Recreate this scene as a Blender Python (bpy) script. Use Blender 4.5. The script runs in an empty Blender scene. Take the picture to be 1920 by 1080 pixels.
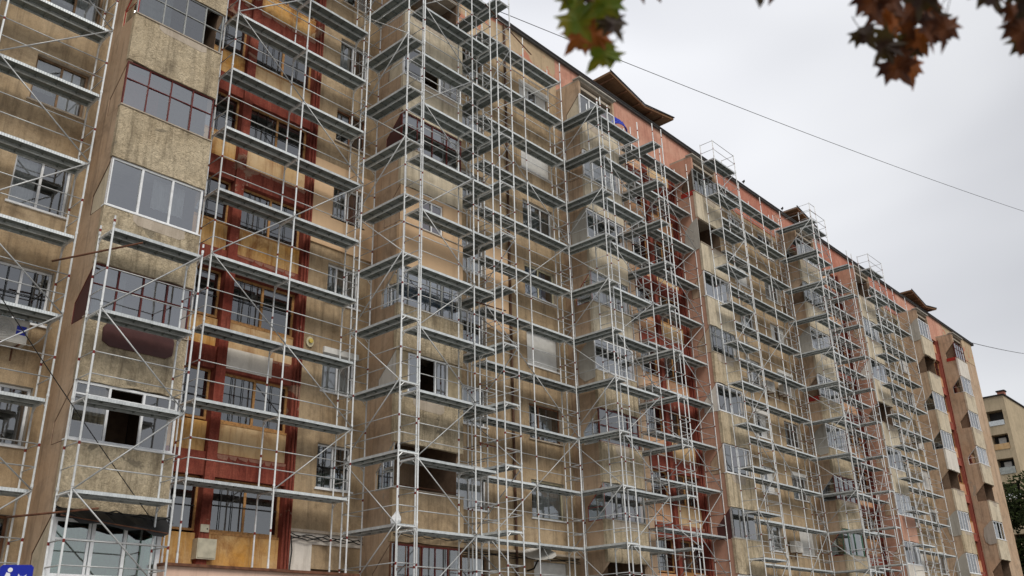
import bpy, math, random
from mathutils import Vector, Matrix
sc = bpy.context.scene
col = sc.collection
R = math.radians
# ------------------------------------------------------------------ camera
CAM = Vector((-11.018, -20.655, 1.631)); YAW, PIT, ROL, FPX = R(48.158), R(22.316), R(-1.466), 1693.8
fw = Vector((math.sin(YAW)*math.cos(PIT), math.cos(YAW)*math.cos(PIT), math.sin(PIT)))
_r = Vector((math.cos(YAW), -math.sin(YAW), 0)); _u = _r.cross(fw)
rt = _r*math.cos(ROL)+_u*math.sin(ROL); up = -_r*math.sin(ROL)+_u*math.cos(ROL)
cd = bpy.data.cameras.new('camera'); cam = bpy.data.objects.new('camera', cd); col.objects.link(cam)
cam.matrix_world = Matrix(((rt.x, up.x, -fw.x, CAM.x), (rt.y, up.y, -fw.y, CAM.y), (rt.z, up.z, -fw.z, CAM.z), (0, 0, 0, 1)))
cd.sensor_width = 36; cd.lens = FPX/1920*36; cd.clip_start = .05; cd.clip_end = 3000
cd.dof.use_dof = True; cd.dof.focus_distance = 30; cd.dof.aperture_fstop = 2.9
sc.camera = cam
sc.render.resolution_x, sc.render.resolution_y = 1024, 576
sc.view_settings.view_transform = 'Standard'; sc.view_settings.look = 'None'
sc.view_settings.exposure = 0.66; sc.view_settings.gamma = 1
# ------------------------------------------------------------------ sky and sun (overcast)
SUN_EL, SUN_AZ = R(48), R(-50)
w = bpy.data.worlds.new("World"); sc.world = w; w.use_nodes = True
nt = w.node_tree; nt.nodes.clear()
def wn(t, **k):
    n = nt.nodes.new(t)
    for a, b in k.items(): setattr(n, a, b)
    return n
out = wn('ShaderNodeOutputWorld'); mix = wn('ShaderNodeMixShader'); mix.inputs[0].default_value = .93
b1 = wn('ShaderNodeBackground'); b2 = wn('ShaderNodeBackground')
skyt = wn('ShaderNodeTexSky', sky_type='NISHITA', sun_disc=False, sun_elevation=SUN_EL, sun_rotation=R(200))
b1.inputs[1].default_value = .1; b2.inputs[1].default_value = 1.0
tc = wn('ShaderNodeTexCoord'); mp = wn('ShaderNodeMapping'); mp.inputs['Scale'].default_value = (1.0, 1.0, 2.6)
mp.inputs['Location'].default_value = (.35, .1, .2)
n1 = wn('ShaderNodeTexNoise'); n1.inputs['Scale'].default_value = 1.5; n1.inputs['Detail'].default_value = 3; n1.inputs['Roughness'].default_value = .5
n1.inputs['Distortion'].default_value = .3
cr = wn('ShaderNodeValToRGB'); e = cr.color_ramp.elements
e[0].position = .30; e[0].color = (.41, .415, .44, 1); e[1].position = .68; e[1].color = (.65, .655, .67, 1)
# the cloud layer is thinner, so brighter, round the hidden sun side (north west)
dt = wn('ShaderNodeVectorMath', operation='DOT_PRODUCT'); dt.inputs[1].default_value = (.25, .82, .52)
mr = wn('ShaderNodeMapRange'); mr.inputs[1].default_value = .45; mr.inputs[2].default_value = .98; mr.inputs[3].default_value = .70; mr.inputs[4].default_value = 1.28
vm = wn('ShaderNodeVectorMath', operation='SCALE')
L = nt.links.new
L(tc.outputs['Generated'], mp.inputs[0]); L(mp.outputs[0], n1.inputs['Vector']); L(n1.outputs[0], cr.inputs[0])
L(tc.outputs['Generated'], dt.inputs[0]); L(dt.outputs['Value'], mr.inputs[0])
L(cr.outputs[0], vm.inputs[0]); L(mr.outputs[0], vm.inputs['Scale']); L(vm.outputs[0], b2.inputs[0])
L(skyt.outputs[0], b1.inputs[0]); L(b1.outputs[0], mix.inputs[1]); L(b2.outputs[0], mix.inputs[2]); L(mix.outputs[0], out.inputs[0])
sd = bpy.data.lights.new('sun', 'SUN'); sd.energy = 1.5; sd.angle = R(30); sd.color = (1, .95, .87)
sun = bpy.data.objects.new('sun', sd); col.objects.link(sun)
_s = Vector((math.sin(R(-160))*math.cos(SUN_EL), math.cos(R(-160))*math.cos(SUN_EL), math.sin(SUN_EL)))
sun.rotation_euler = (-_s).to_track_quat('-Z', 'Y').to_euler()

# ------------------------------------------------------------------ materials
MATS = {}
def nodes(name):
    m = bpy.data.materials.new(name); m.use_nodes = True
    t = m.node_tree; t.nodes.clear(); o = t.nodes.new('ShaderNodeOutputMaterial')
    b = t.nodes.new('ShaderNodeBsdfPrincipled'); t.links.new(b.outputs[0], o.inputs[0]); MATS[name] = m
    return m, t, b, o
def wall_mat(name, base, dark=None, light=None, grain=45, bump=.25, streak=.35, patch=None, patch_th=.66, rough=.92, stain=.5, coarse=0, speck=.25):
    """weathered render: large blotches, vertical run marks, grain, optional patches of another coat"""
    m, t, b, o = nodes(name); N = t.nodes.new; K = t.links.new
    dark = dark or tuple(c*.55 for c in base); light = light or tuple(min(1, c*1.25) for c in base)
    c = N('ShaderNodeTexCoord'); src = c.outputs['Object']
    def noise(scale, detail=4, rough=.6, vec=None, sc3=None, dist=0):
        n = N('ShaderNodeTexNoise'); n.inputs['Scale'].default_value = scale; n.inputs['Detail'].default_value = detail
        n.inputs['Roughness'].default_value = rough; n.inputs['Distortion'].default_value = dist
        if sc3:
            mpn = N('ShaderNodeMapping'); mpn.inputs['Scale'].default_value = sc3; K(src, mpn.inputs[0]); K(mpn.outputs[0], n.inputs['Vector'])
        else: K(src, n.inputs['Vector'])
        return n.outputs[0]
    def ramp(v, a, bb):
        r = N('ShaderNodeMapRange'); r.inputs[1].default_value = a; r.inputs[2].default_value = bb; K(v, r.inputs[0]); return r.outputs[0]
    def mixc(f, a, bb, fac=1.0):
        x = N('ShaderNodeMix'); x.data_type = 'RGBA'
        if fac != 1.0:
            q = N('ShaderNodeMath'); q.operation = 'MULTIPLY'; q.inputs[1].default_value = fac; K(f, q.inputs[0]); f = q.outputs[0]
        K(f, x.inputs[0])
        for s, v in ((6, a), (7, bb)):
            if isinstance(v, tuple): x.inputs[s].default_value = (*v, 1)
            else: K(v, x.inputs[s])
        return x.outputs[2]
    cc = mixc(ramp(noise(.55, 5, .65), .35, .68), base, light)
    cc = mixc(ramp(noise(1.3, 6, .7, dist=.5), .5, .72), cc, dark, stain)
    cc = mixc(ramp(noise(7, 6, .8), .45, .75), cc, dark, .55*min(1, speck*2.2))
    cc = mixc(ramp(noise(1, 5, .7, sc3=(4.5, 4.5, .35)), .5, .68), cc, dark, streak)
    cc = mixc(ramp(noise(1, 4, .7, sc3=(9, 9, .8)), .52, .66), cc, light, streak*.7)
    if patch: cc = mixc(ramp(noise(.7, 6, .62, sc3=(1, 1, 1.4), dist=.8), patch_th, patch_th+.03), cc, patch)
    g = noise(grain, 3, .7)
    cc = mixc(ramp(g, .35, .75), cc, tuple(c2*.45 for c2 in base), speck)
    K(cc, b.inputs['Base Color']); b.inputs['Roughness'].default_value = rough
    b.inputs['Specular IOR Level'].default_value = .2
    bp = N('ShaderNodeBump'); bp.inputs['Strength'].default_value = bump; bp.inputs['Distance'].default_value = .02
    if coarse:
        v = noise(9, 6, .75, sc3=(1, 1, .8), dist=1.2); a = N('ShaderNodeMath'); a.operation = 'MULTIPLY_ADD'; a.inputs[1].default_value = coarse
        K(v, a.inputs[0]); K(g, a.inputs[2]); K(a.outputs[0], bp.inputs['Height'])
    else: K(g, bp.inputs['Height'])
    K(bp.outputs[0], b.inputs['Normal'])
    return m
def plain(name, c, rough=.6, metal=0, var=.15, scale=6, spec=.3, bump=0):
    m, t, b, o = nodes(name); N = t.nodes.new; K = t.links.new
    tc = N('ShaderNodeTexCoord'); n = N('ShaderNodeTexNoise'); n.inputs['Scale'].default_value = scale; n.inputs['Detail'].default_value = 5
    K(tc.outputs['Object'], n.inputs['Vector'])
    x = N('ShaderNodeMix'); x.data_type = 'RGBA'; x.inputs[6].default_value = (*c, 1); x.inputs[7].default_value = (*[q*(1-2.2*var) for q in c], 1)
    r = N('ShaderNodeMapRange'); r.inputs[1].default_value = .4; r.inputs[2].default_value = .75; K(n.outputs[0], r.inputs[0]); K(r.outputs[0], x.inputs[0])
    K(x.outputs[2], b.inputs['Base Color']); b.inputs['Roughness'].default_value = rough; b.inputs['Metallic'].default_value = metal
    b.inputs['Specular IOR Level'].default_value = spec
    if bump:
        bp = N('ShaderNodeBump'); bp.inputs['Strength'].default_value = bump; bp.inputs['Distance'].default_value = .01
        K(n.outputs[0], bp.inputs['Height']); K(bp.outputs[0], b.inputs['Normal'])
    return m
def glass_mat(name, tint=(.55, .6, .62), refl=.42):
    m, t, b, o = nodes(name); t.nodes.remove(b); N = t.nodes.new; K = t.links.new
    tr = N('ShaderNodeBsdfTransparent'); tr.inputs[0].default_value = (*tint, 1)
    gl = N('ShaderNodeBsdfGlossy'); gl.inputs['Roughness'].default_value = .04; gl.inputs[0].default_value = (.93, .95, .97, 1)
    f = N('ShaderNodeFresnel'); f.inputs[0].default_value = 1.6
    a = N('ShaderNodeMath'); a.operation = 'MULTIPLY_ADD'; a.inputs[1].default_value = .9; a.inputs[2].default_value = refl*.5; a.use_clamp = True
    K(f.outputs[0], a.inputs[0]); mx = N('ShaderNodeMixShader'); K(a.outputs[0], mx.inputs[0]); K(tr.outputs[0], mx.inputs[1]); K(gl.outputs[0], mx.inputs[2])
    tc = N('ShaderNodeTexCoord'); n = N('ShaderNodeTexNoise'); n.inputs['Scale'].default_value = 1.1; K(tc.outputs['Object'], n.inputs['Vector'])
    bp = N('ShaderNodeBump'); bp.inputs['Strength'].default_value = .06; bp.inputs['Distance'].default_value = .05; K(n.outputs[0], bp.inputs['Height']); K(bp.outputs[0], gl.inputs['Normal'])
    K(mx.outputs[0], o.inputs[0]); return m
wall_mat('pebble_tan', (.40, .285, .168), dark=(.125, .09, .058), light=(.56, .43, .28), grain=38, bump=.8, stain=.7, streak=.55, speck=.4)
wall_mat('pebble_cream', (.60, .48, .315), dark=(.17, .135, .092), light=(.78, .66, .47), grain=22, bump=1.0, coarse=4.5, stain=.75, streak=.7, speck=.45, patch=(.30, .255, .185), patch_th=.63)
wall_mat('cream_render', (.54, .455, .33), dark=(.22, .19, .14), light=(.68, .60, .46), grain=30, bump=.4, stain=.6, streak=.6, speck=.25)
wall_mat('side_render', (.48, .33, .215), dark=(.18, .13, .092), light=(.56, .42, .30), grain=60, bump=.3, stain=.6, streak=.6, speck=.2, patch=(.36, .31, .245), patch_th=.66)
wall_mat('side_pink', (.50, .265, .19), dark=(.30, .17, .115), light=(.53, .32, .23), grain=60, bump=.2, stain=.4, streak=.4, speck=.12, patch=(.40, .33, .26), patch_th=.655)
wall_mat('band_pink', (.52, .25, .18), dark=(.32, .14, .10), light=(.64, .38, .28), grain=35, bump=.3, patch=(.52, .38, .27), patch_th=.66, stain=.6, streak=.5, speck=.2)
wall_mat('band_red', (.42, .15, .10), dark=(.27, .10, .07), light=(.53, .25, .18), grain=35, bump=.3, stain=.6, streak=.6, speck=.3, patch=(.48, .31, .22), patch_th=.64)
wall_mat('band_tan', (.45, .34, .22), dark=(.26, .19, .12), grain=35, bump=.3, stain=.4, streak=.4, speck=.2, patch=(.50, .21, .14), patch_th=.57)
wall_mat('peach_new', (.60, .41, .25), dark=(.48, .33, .2), light=(.64, .45, .28), grain=80, bump=.08, stain=.15, streak=.25, speck=.05)
wall_mat('white_render', (.62, .58, .52), dark=(.35, .31, .26), grain=50, bump=.2, stain=.35, streak=.5, speck=.15)
wall_mat('grey_sheet', (.36, .34, .30), dark=(.22, .2, .17), grain=20, bump=.1, stain=.4, streak=.6, speck=.1)
wall_mat('ochre', (.62, .32, .075), dark=(.20, .06, .018), light=(.62, .45, .24), grain=25, bump=.3, stain=1.0, streak=.7, speck=.25, patch=(.50, .38, .24), patch_th=.66)
wall_mat('ochre_pale', (.56, .37, .18), dark=(.28, .13, .05), light=(.62, .47, .29), grain=25, bump=.2, stain=.8, streak=.7, speck=.12)
wall_mat('orange_panel', (.56, .29, .15), dark=(.33, .14, .07), light=(.64, .42, .27), grain=25, bump=.15, stain=.6, streak=.3, speck=.1)
wall_mat('stair_red', (.19, .036, .024), dark=(.07, .015, .011), light=(.32, .095, .062), grain=28, bump=.45, stain=.8, streak=.8, speck=.45, patch=(.33, .21, .15), patch_th=.635)
wall_mat('stair_red_light', (.30, .085, .06), dark=(.19, .045, .03), grain=28, bump=.3, stain=.4, streak=.5, speck=.2)
wall_mat('stair_fade', (.27, .14, .10), dark=(.16, .07, .05), grain=28, bump=.35, stain=.5, streak=.6, speck=.3)
wall_mat('concrete', (.42, .36, .29), dark=(.25, .2, .15), grain=30, bump=.3, stain=.5, streak=.5, speck=.25)
wall_mat('shop_pink', (.60, .42, .33), dark=(.40, .27, .2), grain=60, bump=.1, stain=.3, streak=.5, speck=.08)
wall_mat('wood_soffit', (.17, .085, .045), dark=(.08, .04, .02), light=(.26, .15, .08), grain=12, bump=.3, stain=.5, streak=.2, speck=.3)
wall_mat('far_wall', (.42, .34, .23), dark=(.24, .2, .13), grain=10, bump=.2, stain=.4, streak=.5, speck=.2)
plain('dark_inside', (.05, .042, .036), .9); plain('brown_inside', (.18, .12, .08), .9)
plain('maroon', (.13, .022, .018), .5); plain('maroon_panel', (.085, .035, .033), .5, var=.1); plain('red_trim', (.36, .03, .02), .5)
plain('white_frame', (.80, .81, .82), .35, var=.1); plain('wood_frame', (.42, .22, .08), .6, var=.25, scale=14); plain('brown_frame', (.20, .09, .045), .6, var=.2); plain('old_wood', (.24, .15, .085), .7, var=.25)
plain('grey_frame', (.34, .35, .34), .5); plain('green_frame', (.12, .25, .17), .5); plain('black_bar', (.03, .03, .03), .5); plain('cream_frame', (.62, .56, .38), .5)
plain('shutter', (.66, .65, .62), .5, var=.06); plain('shutter_grey', (.42, .41, .39), .5, var=.1); plain('curtain_white', (.72, .72, .70), .9, var=.1)
plain('curtain_grey', (.36, .38, .36), .9, var=.15); plain('curtain_blue', (.16, .26, .42), .9, var=.2); plain('curtain_red', (.24, .03, .035), .9); plain('curtain_green', (.10, .17, .11), .9); plain('curtain_tan', (.42, .34, .22), .9)
plain('roof_edge', (.02, .018, .017), .8); plain('cable', (.015, .015, .015), .6); plain('blue_tarp', (.01, .03, .42), .45, var=.1)
plain('sign_blue', (.008, .02, .33), .35, var=.05); plain('white_paint', (.8, .8, .8), .4, var=.05)
plain('plastic_white', (.55, .53, .49), .5, var=.12); plain('grille_dark', (.05, .05, .05), .6); plain('plastic_yellow', (.6, .45, .1), .5)
plain('rust', (.16, .07, .04), .85, var=.3); plain('box_cream', (.50, .47, .36), .5); plain('sack', (.66, .67, .68), .7, var=.2)
plain('bark', (.09, .065, .045), .9, var=.25, scale=12, bump=.6); plain('bounce_ground', (.20, .19, .175), .9, var=.2, scale=3); plain('paving', (.24, .225, .2), .9, var=.2, scale=2)
plain('roof_top', (.1, .1, .1), .9); plain('red_joint', (.20, .025, .02), .5); plain('pipe', (.10, .05, .03), .6, var=.3)
glass_mat('glass', (.76, .79, .80), .40); glass_mat('glass_dark', (.30, .31, .33), .34); glass_mat('glass_light', (.75, .80, .82), .62); glass_mat('glass_green', (.4, .55, .45), .5)
plain('leaf_far', (.03, .042, .014), .9, var=.35, scale=.6, spec=.05)
def leaf_mat(name, c, c2):
    m, t, b, o = nodes(name); N = t.nodes.new; K = t.links.new
    tc = N('ShaderNodeTexCoord'); n = N('ShaderNodeTexNoise'); n.inputs['Scale'].default_value = 14; n.inputs['Detail'].default_value = 4; K(tc.outputs['Object'], n.inputs['Vector'])
    r = N('ShaderNodeMapRange'); r.inputs[1].default_value = .4; r.inputs[2].default_value = .62; K(n.outputs[0], r.inputs[0])
    x = N('ShaderNodeMix'); x.data_type = 'RGBA'; x.inputs[6].default_value = (*c, 1); x.inputs[7].default_value = (*c2, 1); K(r.outputs[0], x.inputs[0])
    tl = N('ShaderNodeBsdfTranslucent'); K(x.outputs[2], tl.inputs[0]); K(x.outputs[2], b.inputs['Base Color']); b.inputs['Roughness'].default_value = .6
    mx = N('ShaderNodeMixShader'); mx.inputs[0].default_value = .5; K(b.outputs[0], mx.inputs[1]); K(tl.outputs[0], mx.inputs[2]); K(mx.outputs[0], o.inputs[0])
leaf_mat('leaf_green', (.10, .15, .006), (.26, .21, .012)); leaf_mat('leaf_rust', (.32, .09, .01), (.16, .06, .01)); leaf_mat('leaf_brown', (.15, .045, .01), (.04, .012, .007)); leaf_mat('leaf_dark', (.03, .012, .006), (.07, .05, .01))
def galv():
    for nm, c, met, ro in (('galv_tube', (.82, .84, .84), .25, .4), ('galv_rail', (.50, .51, .51), .3, .45), ('galv_deck', (.68, .72, .73), .3, .45), ('galv_under_shade', (.175, .20, .19), .15, .6)):  # last entry: deck steel darkened, the shade under the planks put into its colour
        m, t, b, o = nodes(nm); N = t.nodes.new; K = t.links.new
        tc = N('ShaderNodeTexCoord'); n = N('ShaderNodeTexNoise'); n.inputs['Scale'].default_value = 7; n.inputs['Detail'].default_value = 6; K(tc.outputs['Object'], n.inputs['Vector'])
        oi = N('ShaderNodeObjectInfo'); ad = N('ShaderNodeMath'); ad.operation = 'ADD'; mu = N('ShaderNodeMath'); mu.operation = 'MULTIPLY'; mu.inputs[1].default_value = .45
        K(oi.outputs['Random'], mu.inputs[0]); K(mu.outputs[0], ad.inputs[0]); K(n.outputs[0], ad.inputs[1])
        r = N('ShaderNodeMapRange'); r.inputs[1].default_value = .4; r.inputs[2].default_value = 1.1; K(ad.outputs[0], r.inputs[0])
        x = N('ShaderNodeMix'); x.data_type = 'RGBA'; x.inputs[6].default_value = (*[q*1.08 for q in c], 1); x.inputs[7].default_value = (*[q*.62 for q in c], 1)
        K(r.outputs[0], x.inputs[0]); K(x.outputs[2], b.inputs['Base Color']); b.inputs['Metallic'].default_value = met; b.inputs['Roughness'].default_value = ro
        if nm in ('galv_deck', 'galv_under_shade'):
            wv = N('ShaderNodeTexWave'); wv.inputs['Scale'].default_value = 5; wv.wave_type = 'BANDS'; wv.bands_direction = 'X'; K(tc.outputs['Object'], wv.inputs['Vector'])
            bp = N('ShaderNodeBump'); bp.inputs['Strength'].default_value = .35; bp.inputs['Distance'].default_value = .01; K(wv.outputs[0], bp.inputs['Height']); K(bp.outputs[0], b.inputs['Normal'])
galv()
M = MATS

# ------------------------------------------------------------------ mesh helpers
class MB:
    def __init__(s): s.v = []; s.f = []; s.mi = []; s.mats = []
    def _m(s, m):
        m = m if m in s.mats else (s.mats.append(m) or m); return s.mats.index(m)
    def quad(s, pts, m):
        n = len(s.v); s.v += [tuple(p) for p in pts]; s.f.append(tuple(range(n, n+len(pts)))); s.mi.append(s._m(m)); return s
    def box(s, x0, x1, y0, y1, z0, z1, m):
        n = len(s.v); k = s._m(m)
        s.v += [(x0, y0, z0), (x1, y0, z0), (x1, y1, z0), (x0, y1, z0), (x0, y0, z1), (x1, y0, z1), (x1, y1, z1), (x0, y1, z1)]
        for f in ((0, 3, 2, 1), (4, 5, 6, 7), (0, 1, 5, 4), (1, 2, 6, 5), (2, 3, 7, 6), (3, 0, 4, 7)): s.f.append(tuple(n+i for i in f)); s.mi.append(k)
        return s
    def prism(s, poly, axis, a, b, m):
        """polygon in the two other axes, pushed from a to b along axis ('x': poly is (y,z); 'y': (x,z); 'z': (x,y))"""
        k = s._m(m); n = len(s.v); c = len(poly)
        for t in (a, b):
            for p in poly: s.v.append({'x': (t, p[0], p[1]), 'y': (p[0], t, p[1]), 'z': (p[0], p[1], t)}[axis])
        s.f.append(tuple(n+i for i in range(c))); s.f.append(tuple(n+c+i for i in reversed(range(c)))); s.mi += [k, k]
        for i in range(c):
            j = (i+1) % c; s.f.append((n+i, n+c+i, n+c+j, n+j)); s.mi.append(k)
        return s
    def tube(s, pts, r, m, seg=8, cap=True):
        k = s._m(m); n = len(s.v); pts = [Vector(p) for p in pts]; rs = r if isinstance(r, (list, tuple)) else [r]*len(pts)
        for i, p in enumerate(pts):
            d = (pts[min(i+1, len(pts)-1)]-pts[max(i-1, 0)]).normalized()
            a = Vector((0, 0, 1)) if abs(d.z) < .9 else Vector((1, 0, 0)); u = d.cross(a).normalized(); v = d.cross(u)
            for q in range(seg):
                t = 2*math.pi*q/seg; s.v.append(tuple(p+u*math.cos(t)*rs[i]+v*math.sin(t)*rs[i]))
        for i in range(len(pts)-1):
            for q in range(seg):
                a0 = n+i*seg+q; a1 = n+i*seg+(q+1) % seg; s.f.append((a0, a1, a1+seg, a0+seg)); s.mi.append(k)
        if cap:
            s.f.append(tuple(n+q for q in reversed(range(seg)))); s.f.append(tuple(n+(len(pts)-1)*seg+q for q in range(seg))); s.mi += [k, k]
        return s
    def mesh(s, name, smooth=False):
        me = bpy.data.meshes.new(name); me.from_pydata(s.v, [], s.f)
        for m in s.mats: me.materials.append(M[m])
        me.polygons.foreach_set('material_index', s.mi)
        if smooth: me.polygons.foreach_set('use_smooth', [True]*len(s.f))
        me.update(); return me
    def build(s, name, parent=None, smooth=False):
        return link(name, s.mesh(name, smooth), parent)
def link(name, me, parent=None, loc=None):
    """meshes are written in world coordinates: a child undoes the offset of its thing"""
    o = bpy.data.objects.new(name, me); col.objects.link(o)
    if parent is not None:
        o.parent = parent; off = Vector((0, 0, 0)) if parent.type == 'MESH' else -parent.location
        if parent.type == 'MESH' and loc is None: o.location = (0, 0, 0)
        else: o.location = off+Vector(loc or (0, 0, 0))
    elif loc: o.location = loc
    return o
def thing(name, label, cat, loc, group=None):
    o = bpy.data.objects.new(name, None); col.objects.link(o); o.location = loc; o.empty_display_size = .3
    return tag(o, label, cat, group)
def tag(o, label, cat, group=None):
    o['label'] = label; o['category'] = cat
    if group: o['group'] = group
    return o
def at(u, v, d): return CAM+(fw+rt*((u-960)/FPX)-up*((v-540)/FPX))*d
rnd = random.Random(5)

# ------------------------------------------------------------------ ground
g = MB().box(-400, 700, -400, 700, -1, 0, 'bounce_ground').build('ground'); g['kind'] = 'structure'  # unseen courtyard ground, toned pale to bounce light up under the decks
g = MB().box(-40, 76.5, -6, .99, .003, .13, 'paving').build('pavement'); g['kind'] = 'structure'

# ------------------------------------------------------------------ the apartment block
G = 3.9; MY = 1.0; FY = -.33; ROOF = 27.55
def S(j): return 3.42+2.88*j          # sill height of storey j
HO = 1.38
BL = thing('apartment_block', 'long eight storey block of flats with weathered tan render and red stairwell bays', 'building', (36, 1, 0))
def part(mb, name, parent=BL, label=None, smooth=False):
    o = mb.build(name, parent, smooth)
    if label: o['label'] = label
    return o
def wall_holes(mb, x0, x1, z0, z1, holes, y, m, depth=.2, mr='concrete'):
    xs = sorted({x0, x1, *[h[0] for h in holes], *[h[1] for h in holes]}); zs = sorted({z0, z1, *[h[2] for h in holes], *[h[3] for h in holes]})
    for i in range(len(xs)-1):
        for k in range(len(zs)-1):
            cx, cz = (xs[i]+xs[i+1])/2, (zs[k]+zs[k+1])/2
            if any(h[0] < cx < h[1] and h[2] < cz < h[3] for h in holes): continue
            mb.quad([(xs[i], y, zs[k]), (xs[i+1], y, zs[k]), (xs[i+1], y, zs[k+1]), (xs[i], y, zs[k+1])], m)
    for a, b, c, d in holes:
        e = y+depth
        mb.quad([(a, y, c), (a, y, d), (a, e, d), (a, e, c)], mr); mb.quad([(b, y, d), (b, y, c), (b, e, c), (b, e, d)], mr)
        mb.quad([(a, y, d), (b, y, d), (b, e, d), (a, e, d)], mr); mb.quad([(b, y, c), (a, y, c), (a, e, c), (b, e, c)], mr)
def curtain(x0, x1, z0, z1, y, m, parent, name='curtain', amp=.02, pitch=.13):
    mb = MB(); n = max(6, int((x1-x0)/.035)); ph = rnd.random()*6
    P = [(x0+(x1-x0)*i/n, y+amp*math.sin(ph+2*math.pi*(x1-x0)*i/n/pitch)+amp*.5*math.sin(ph*2+i*.9)) for i in range(n+1)]
    for (a, b), (c, d) in zip(P, P[1:]): mb.quad([(a, b, z0), (c, d, z0), (c, d, z1), (a, b, z1)], m)
    return part(mb, name, parent, smooth=True)
def blind(x0, x1, z0, z1, y, m, parent):
    mb = MB(); z = z0
    while z < z1-.01:
        t = min(z+.055, z1); mb.quad([(x0, y, z), (x1, y, z), (x1, y-.012, t-.006), (x0, y-.012, t-.006)], m)
        mb.quad([(x0, y-.012, t-.006), (x1, y-.012, t-.006), (x1, y, t), (x0, y, t)], m); z = t
    return part(mb, 'shutter', parent)
def glazing(name, x0, x1, z0, z1, y, parent, fm='white_frame', lites=(0, .5, 1), trans=None, t=.055, gm='glass', open_=(), bars=None, room='dark_inside', sub=None):
    """one window: a frame mesh with its pane(s) under it"""
    mb = MB(); d = .06
    X = lambda f: x0+(x1-x0)*f
    mb.box(x0, x1, y, y+d, z0, z0+t, fm); mb.box(x0, x1, y, y+d, z1-t, z1, fm)
    for i, f in enumerate(lites):
        xa = X(f)-t/2
        if i == 0: xa = x0
        if i == len(lites)-1: xa = x1-t
        mb.box(xa, xa+t, y+.001, y+d-.001, z0+t, z1-t, fm)
    if trans:
        for i in range(len(lites)-1): mb.box(X(lites[i])+t/2+.001, X(lites[i+1])-t/2-.001, y+.004, y+d-.004, z0+(z1-z0)*trans-t/3, z0+(z1-z0)*trans+t/3, fm)
    if bars:
        bm, bx, bz = bars
        for f in bx: mb.box(X(f)-.009, X(f)+.009, y-.02, y-.004, z0+t, z1-t, bm)
        for f in bz: mb.box(x0+t, x1-t, y-.022, y-.0045, z0+(z1-z0)*f-.01, z0+(z1-z0)*f+.01, bm)
    o = part(mb, name, parent)
    pm = MB()
    for i in range(len(lites)-1):
        if i in open_: continue
        tx = rnd.uniform(-.01, .01)
        pm.quad([(X(lites[i])+t*.4, y+.03+tx, z0+t*.6), (X(lites[i+1])-t*.4, y+.03-tx, z0+t*.6), (X(lites[i+1])-t*.4, y+.03-tx+rnd.uniform(-.006, .006), z1-t*.6), (X(lites[i])+t*.4, y+.03+tx, z1-t*.6)], gm)
    if pm.f: part(pm, 'pane', o)
    return o
HOLES = {}
def flat_window(x0, x1, j, style, h=HO, dz=0, key=None):
    z0, z1 = S(j)+dz, S(j)+dz+h; HOLES.setdefault(key, []).append((x0, x1, z0, z1)); y = MY+.12
    st = dict(fm='white_frame', lites=(0, .5, 1), gm='glass'); extra = []
    if style == 'shutter': pass
    elif style == 'half': extra = [('b', 0, .38, 0, 1, 'shutter'), ('b', .66, 1, 0, 1, 'shutter')]; st['lites'] = (0, .38, .66, 1)
    elif style == 'curt3': st['lites'] = (0, .33, .66, 1); extra = [('c', .02, .98, 0, 1, 'curtain_grey')]
    elif style == 'blue': st['fm'] = 'cream_frame'; extra = [('c', .1, .8, 0, 1, 'curtain_blue')]
    elif style == 'wood': st['fm'] = 'brown_frame'; st['lites'] = (0, .35, 1); extra = [('c', .3, .85, 0, .8, 'curtain_grey')]
    elif style == 'cream': st['fm'] = 'cream_frame'; st['lites'] = (0, .25, 1); extra = [('c', .2, 1, 0, 1, 'curtain_white')]
    elif style == 'oldwood': st['fm'] = 'old_wood'; extra = [('c', .5, .95, 0, 1, 'curtain_white'), ('c', .05, .45, .3, 1, 'curtain_grey')]
    elif style == 'white': extra = [('c', .03, .97, 0, 1, 'curtain_white')]
    elif style == 'whitehalf': extra = [('c', .03, .45, 0, 1, 'curtain_white')]
    elif style == 'red': extra = [('c', .03, .2, 0, 1, 'curtain_red'), ('c', .2, .42, 0, .8, 'curtain_white'), ('c', .55, .97, 0, 1, 'curtain_red')]
    elif style == 'green': extra = [('c', .05, .45, 0, .7, 'curtain_green'), ('c', .6, .95, 0, .7, 'curtain_green'), ('c', .05, .95, .15, .35, 'curtain_white')]
    elif style == 'dark': st['gm'] = 'glass_dark'; st['fm'] = 'brown_frame'
    elif style == 'barred': st['bars'] = ('black_bar', (.15, .3, .45, .6, .75, .88), (.3, .7)); extra = [('c', .5, .95, 0, 1, 'curtain_white')]
    elif style == 'whitebar': st['bars'] = ('black_bar', (.1, .28, .72, .9), (.5,)); extra = [('c', .03, .97, 0, .4, 'curtain_green')]
    o = glazing('window', x0+.01, x1-.01, z0+.01, z1-.01, y, BL, **st)
    w_ = x1-x0; hh = z1-z0
    if style == 'shutter': blind(x0+.06, x1-.06, z0+.06, z1-.06, y-.015, 'shutter', o)
    for k, a, b, c, d, m in extra:
        if k == 'c': curtain(x0+w_*a, x0+w_*b, z0+hh*c+.03, z0+hh*d-.03, y+.14, m, o)
        else: blind(x0+w_*a+.04, x0+w_*b-.04, z0+hh*c+.06, z0+hh*d-.06, y+.012, m, o)
    part(MB().box(x0-.06, x1+.06, MY-.05, MY+.12, z0-.045, z0+.005, 'concrete' if style in ('dark', 'wood', 'oldwood') else 'white_frame'), 'sill', o)
    if style in ('half', 'white') and rnd.random() < .6:
        part(MB().box(x0-.03, x1+.03, MY-.09, MY+.1, z1-.12, z1+.06, 'shutter'), 'shutter_box', o)
A_ST = ['dark', 'whitehalf', 'whitebar', 'whitehalf', 'oldwood', 'oldwood', 'wood', 'dark']
D_ST = ['oldwood', 'whitebar', 'white', 'curt3', 'red', 'dark', 'whitehalf', 'oldwood']
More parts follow.
